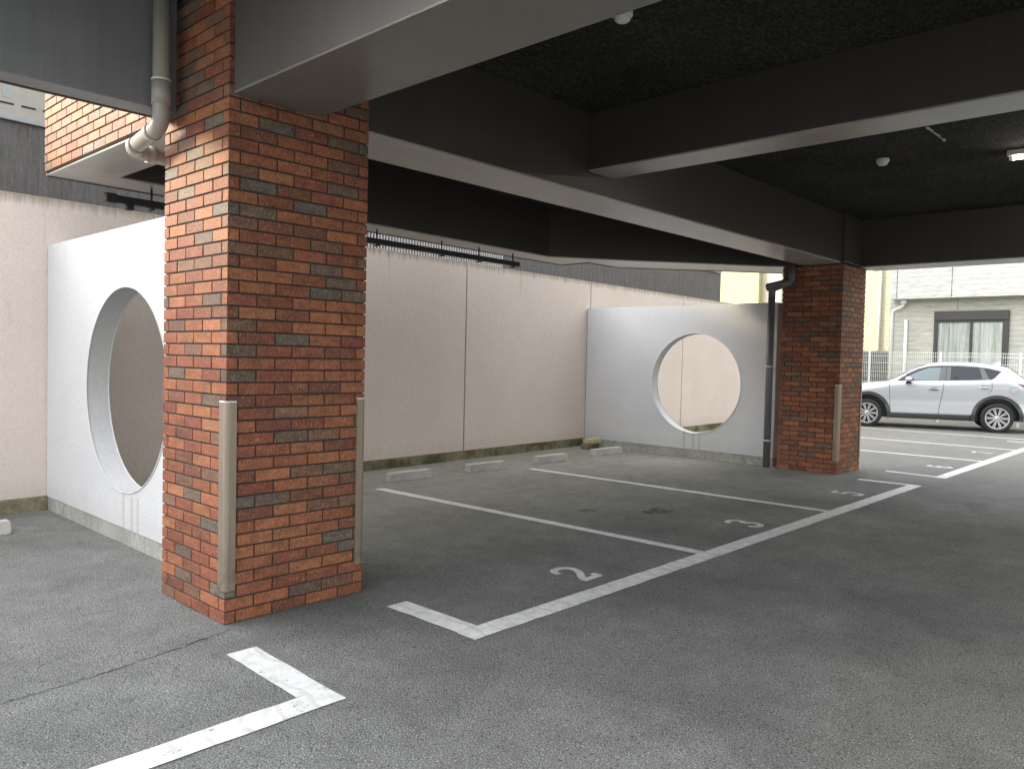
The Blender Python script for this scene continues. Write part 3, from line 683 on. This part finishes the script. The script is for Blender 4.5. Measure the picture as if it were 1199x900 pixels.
bpy.context.view_layer.update()
dg = bpy.context.evaluated_depsgraph_get(); me = bpy.data.meshes.new_from_object(body.evaluated_get(dg)); body.modifiers.clear(); body.data = me
me.materials.clear(); me.materials.append(M['carpaint']); me.materials.append(M['gloss_black'])
for p in me.polygons:
    p.material_index = 0; p.use_smooth = True
    c = p.center
    for wu in (1.40, -1.38):
        if math.hypot(c.x-wu, c.z-.345) < .4545 and abs(c.y) > .58: p.material_index = 1; p.use_smooth = False
for co in cutters: bpy.data.objects.remove(co)
try: me.set_sharp_from_angle(angle=math.radians(38))
except Exception: pass

def patch(name, poly, m, off=.004, side=1, parent=None, res=.04, thick=0.0):
    """polygon in the (u, z) side view, wrapped on the flank"""
    bm = B(); vs = [bm.verts.new((u, 0, z)) for u, z in poly]; bm.faces.new(vs)
    xs = [p[0] for p in poly]; zs = [p[1] for p in poly]
    k = math.ceil(min(xs)/res)*res
    while k < max(xs): bmesh.ops.bisect_plane(bm, geom=bm.verts[:]+bm.edges[:]+bm.faces[:], plane_co=(k,0,0), plane_no=(1,0,0)); k += res
    k = math.ceil(min(zs)/res)*res
    while k < max(zs): bmesh.ops.bisect_plane(bm, geom=bm.verts[:]+bm.edges[:]+bm.faces[:], plane_co=(0,0,k), plane_no=(0,0,1)); k += res
    for v in bm.verts: v.co.y = side*(ysurf(v.co.x, v.co.z)+off)
    bm.normal_update()
    if bm.faces and sum(f.normal.y for f in bm.faces)*side < 0: bmesh.ops.reverse_faces(bm, faces=bm.faces[:])
    if thick > 0:
        r = bmesh.ops.extrude_face_region(bm, geom=bm.faces[:])
        for v in [g for g in r['geom'] if isinstance(g, bmesh.types.BMVert)]: v.co.y -= side*thick
    return obj(name, bm, m, parent or car, True)
def ring_poly(wu, r0, r1, a0, a1, n=28, cz=.345):
    A = [math.radians(a0+(a1-a0)*i/n) for i in range(n+1)]
    return [(wu+r1*math.cos(a), cz+r1*math.sin(a)) for a in A] + [(wu+r0*math.cos(a), cz+r0*math.sin(a)) for a in A[::-1]]
def line_poly(pts, w):
    L = []; R = []
    for i, p in enumerate(pts):
        a = Vector(pts[max(0, i-1)]); b = Vector(pts[min(len(pts)-1, i+1)]); d = (b-a).normalized(); n_ = Vector((-d.y, d.x))*w/2
        L.append(tuple(Vector(p)+n_)); R.append(tuple(Vector(p)-n_))
    return L + R[::-1]
DLO = [(.76,1.150),(.63,1.255),(.45,1.360),(.22,1.470),(.02,1.525),(-.25,1.550),(-.60,1.556),(-.95,1.540),(-1.20,1.505),(-1.46,1.440),(-1.30,1.268),(-1.235,1.240),(-.9,1.218),(-.3,1.190)]
GL = [[(.46,1.175),(.50,1.27),(.30,1.385),(.06,1.485),(-.20,1.500),(-.145,1.190)],
      [(-.41,1.205),(-.43,1.502),(-.72,1.508),(-1.00,1.493),(-1.055,1.232)],
      [(-1.12,1.485),(-1.27,1.465),(-1.40,1.438),(-1.27,1.290),(-1.235,1.262),(-1.20,1.258)]]
for side in (1, -1):
    tr = patch('window_trim', DLO, 'gloss_black', .002, side)
    patch('pane', GL[0], 'glass_light', .006, side, tr); patch('pane', GL[1], 'glass_dark', .006, side, tr); patch('pane', GL[2], 'glass_dark', .006, side, tr)
    patch('window_pillar', [(-.20,1.500),(-.145,1.190),(-.28,1.193),(-.33,1.515)], 'trim_grey', .007, side, tr); patch('window_pillar', [(-.34,1.515),(-.29,1.193),(-.395,1.200),(-.415,1.515)], 'trim_grey', .008, side, tr)
    patch('window_pillar', [(-1.005,1.493),(-1.06,1.226),(-1.20,1.245),(-1.10,1.49)], 'trim_grey', .0075, side, tr)
    patch('door_visor', line_poly([(.55,1.315),(.30,1.445),(.05,1.520),(-.25,1.540),(-.6,1.546),(-.95,1.528),(-1.10,1.505)], .030), 'trim_grey', .010, side, tr)
    for wu in (1.40, -1.38): patch('arch_cladding', ring_poly(wu, .452, .535, -8, 188), 'cladding', .010, side, None, .03, .03)
    patch('sill_cladding', [(.87,.272),(.87,.375),(-.85,.395),(-.85,.272)], 'cladding', .008, side, None, .05, .03)
    patch('door_gap', line_poly([(.915,1.11),(.905,.8),(.875,.38)], .010), 'dark', .0035, side)
    patch('door_gap', line_poly([(-.265,1.175),(-.235,.9),(-.155,.38)], .010), 'dark', .0035, side)
    patch('door_gap', line_poly([(-1.245,1.235),(-1.255,1.02),(-1.20,.93)], .010), 'dark', .0035, side)
    fc = line_poly([(-1.62,.95),(-1.62,1.05),(-1.65,1.07),(-1.76,1.07),(-1.79,1.05),(-1.79,.96),(-1.76,.93),(-1.65,.93),(-1.62,.95)], .007)
    if side == 1: patch('fuel_flap_gap', fc, 'trim_grey', .0035, side)
    patch('tail_light', [(-1.75,1.165),(-1.92,1.145),(-2.13,1.075),(-2.16,.99),(-2.02,1.02),(-1.87,1.085)], 'red', .006, side)
    patch('head_light', [(1.60,1.005),(1.95,.925),(2.17,.80),(2.13,.74),(1.86,.84)], 'lamp', .006, side)
    for hu, hz in ((-.04,.985), (-1.08,1.052)):
        h = patch('door_handle', [(hu-.10,hz-.012),(hu-.10,hz+.012),(hu,hz+.020),(hu+.10,hz+.010),(hu+.10,hz-.012),(hu,hz-.018)], 'carpaint', .030, side, None, .04, .022)
        patch('handle_recess', [(hu-.11,hz-.02),(hu-.07,hz+.035),(hu+.05,hz+.035),(hu+.10,hz-.01),(hu+.03,hz-.035),(hu-.07,hz-.035)], 'trim_grey', .003, side, h)
    # door mirror
    bm = B(); bmesh.ops.create_icosphere(bm, subdivisions=3, radius=1)
    for v in bm.verts:
        x, y, z = v.co; v.co = Vector((.50+x*.085*(1.15 if x < 0 else 1), side*(.965+y*.11), 1.195+z*.070*(1 if z > 0 else .75)))
    mr = obj('mirror', bm, 'carpaint', car, True)
    bm = B(); box(bm, .44, .56, *(sorted((side*.83, side*.93))), 1.10, 1.145, bev=.015); box(bm, .395, .402, *(sorted((side*.89, side*1.04))), 1.155, 1.245); obj('mirror_stalk', bm, 'gloss_black', mr)
# windscreen, rear screen, grille, plate area, fin
def topstrip(name, u0, u1, wfrac, m, off=.006, n=10):
    bm = B(); prev = None
    for i in range(n+1):
        u = u0+(u1-u0)*i/n; P = section(u)[-5:]; pts = [(y*wfrac, z+off) for y, z in P]; pts = pts + [(-y, z) for y, z in pts[-2::-1]]
        r = [bm.verts.new((u+off*(1 if u1 > 0 else -1), y, z)) for y, z in pts]
        if prev:
            for k in range(len(r)-1): bm.faces.new((prev[k], prev[k+1], r[k+1], r[k]))
        prev = r
    bmesh.ops.recalc_face_normals(bm, faces=bm.faces[:]); return obj(name, bm, m, car, True)
topstrip('windscreen', .82, .12, .95, 'glass_dark'); topstrip('rear_screen', -1.68, -1.96, .97, 'glass_dark')
bm = B(); prism(bm, [(2.33,-.42),(2.33,.42),(2.352,.36),(2.352,-.36)], .46, .63); obj('grille', bm, 'gloss_black', car)
bm = B(); a = [bm.verts.new(p) for p in ((-1.33,0,1.612),(-1.52,-.028,1.575),(-1.52,.028,1.575),(-1.505,0,1.690),(-1.45,0,1.682))]
for f in ((0,1,3,4),(0,4,3,2),(1,2,3)): bm.faces.new([a[i] for i in f])
obj('antenna_fin', bm, 'carpaint', car)
bm = B(); box(bm, -1.70, -1.58, -.56, .56, 1.505, 1.525, bev=.008); obj('spoiler', bm, 'carpaint', car)
# wheels
def wheel(u, side):
    t = obj('wheel', (lambda b: (lathe(b, [(.235,-.11),(.30,-.112),(.338,-.09),(.345,-.05),(.345,.05),(.338,.09),(.30,.112),(.256,.104),(.252,.04)], 'y', 48), b)[1])(B()), 'tyre', car, True, (u, side*.80, .342))
    s = side
    bm = B(); lathe(bm, [(.243,.035*s),(.243,.060*s)], 'y', 40); obj('wheel_well', bm, 'gloss_black', t)
    bm = B(); n = 48
    for (r0, r1, y0, y1) in ((.226,.252,.086,.114),):
        R = [[bm.verts.new((math.cos(2*PI*k/n)*r, s*y, math.sin(2*PI*k/n)*r)) for k in range(n)] for r, y in ((r0,y0),(r0,y1),(r1,y1+.002),(r1,y0))]
        for A_, B_ in zip(R, R[1:]):
            for k in range(n): bm.faces.new((A_[k], A_[(k+1)%n], B_[(k+1)%n], B_[k]))
    for k in range(20):
        a = 2*PI*(k//2)/10 + (.085 if k % 2 else -.085); 
        w0, w1 = .010, .0105; d = Vector((math.cos(a), 0, math.sin(a))); q = Vector((-math.sin(a), 0, math.cos(a)))
        pts = []
        for r, w_, y in ((.035, w0, .106), (.235, w1, .110)):
            for sg in (-1, 1): pts.append(d*r + q*w_*sg + Vector((0, s*y, 0)))
        f = [bm.verts.new(p) for p in (pts[0], pts[1], pts[3], pts[2])]; g_ = [bm.verts.new(p-Vector((0, s*.018, 0))) for p in (pts[0], pts[1], pts[3], pts[2])]
        bm.faces.new(f)
        for i in range(4): bm.faces.new((f[i], f[(i+1)%4], g_[(i+1)%4], g_[i]))
    lathe(bm, [(.048,.09*s),(.048,.112*s),(.030,.120*s)], 'y', 20)
    obj('rim', bm, 'alloy', t)
for u in (1.40, -1.38):
    for s in (1, -1): wheel(u, s)

# ------------------------------------------------------------------ camera
yaw, pitch, roll, fpx = 8.20312759e-01, -3.38318379e-02, 2.26152113e-02, 920.607534
f = Vector((math.sin(yaw)*math.cos(pitch), math.cos(yaw)*math.cos(pitch), math.sin(pitch)))
rt = Vector((math.cos(yaw), -math.sin(yaw), 0)); up = rt.cross(f)
c, s = math.cos(roll), math.sin(roll); r2 = rt*c + up*s; u2 = -rt*s + up*c
cam = bpy.data.cameras.new('camera'); co = bpy.data.objects.new('camera', cam); COL.objects.link(co)
cam.sensor_width = 36; cam.lens = 36*fpx/1199; cam.clip_end = 600; cam.clip_start = .05
co.matrix_world = Matrix(((r2.x,u2.x,-f.x,0),(r2.y,u2.y,-f.y,0),(r2.z,u2.z,-f.z,1.5),(0,0,0,1)))
S.camera = co

# ------------------------------------------------------------------ light
SUN = Vector((-.62,.74,.30)).normalized()      # towards the sun
el = math.asin(SUN.z); az = math.atan2(SUN.x, SUN.y)
w = bpy.data.worlds.new('World'); S.world = w; w.use_nodes = True; nt = w.node_tree
sky = nt.nodes.new('ShaderNodeTexSky'); sky.sky_type = 'NISHITA'; sky.sun_disc = False; sky.sun_elevation = el; sky.sun_rotation = az; sky.air_density = 1.0; sky.dust_density = 1.5
hs = nt.nodes.new('ShaderNodeHueSaturation'); hs.inputs['Saturation'].default_value = .16
bg = nt.nodes['Background']; nt.links.new(sky.outputs[0], hs.inputs['Color']); 
# overcast luminance distribution (CIE: brighter towards the zenith)
tc = nt.nodes.new('ShaderNodeTexCoord'); sx = nt.nodes.new('ShaderNodeSeparateXYZ'); nt.links.new(tc.outputs['Generated'], sx.inputs[0])
mr_ = nt.nodes.new('ShaderNodeMapRange'); mr_.inputs['To Min'].default_value = .40; mr_.inputs['To Max'].default_value = 2.6; nt.links.new(sx.outputs[2], mr_.inputs['Value'])
vm = nt.nodes.new('ShaderNodeVectorMath'); vm.operation = 'SCALE'; nt.links.new(hs.outputs[0], vm.inputs[0]); nt.links.new(mr_.outputs[0], vm.inputs['Scale'])
nt.links.new(vm.outputs[0], bg.inputs[0]); bg.inputs[1].default_value = .15
L = bpy.data.lights.new('sun', 'SUN'); L.energy = .75; L.angle = math.radians(9); L.color = (1.0,.83,.47)
lo = bpy.data.objects.new('sun', L); COL.objects.link(lo); lo.rotation_euler = SUN.to_track_quat('Z', 'Y').to_euler()
S.view_settings.view_transform = 'Standard'; S.view_settings.look = 'None'; S.view_settings.gamma = 1; S.view_settings.exposure = 2.52
S.cycles.use_denoising = True; S.cycles.max_bounces = 10; S.cycles.diffuse_bounces = 7; S.cycles.glossy_bounces = 4; S.cycles.sample_clamp_indirect = 8
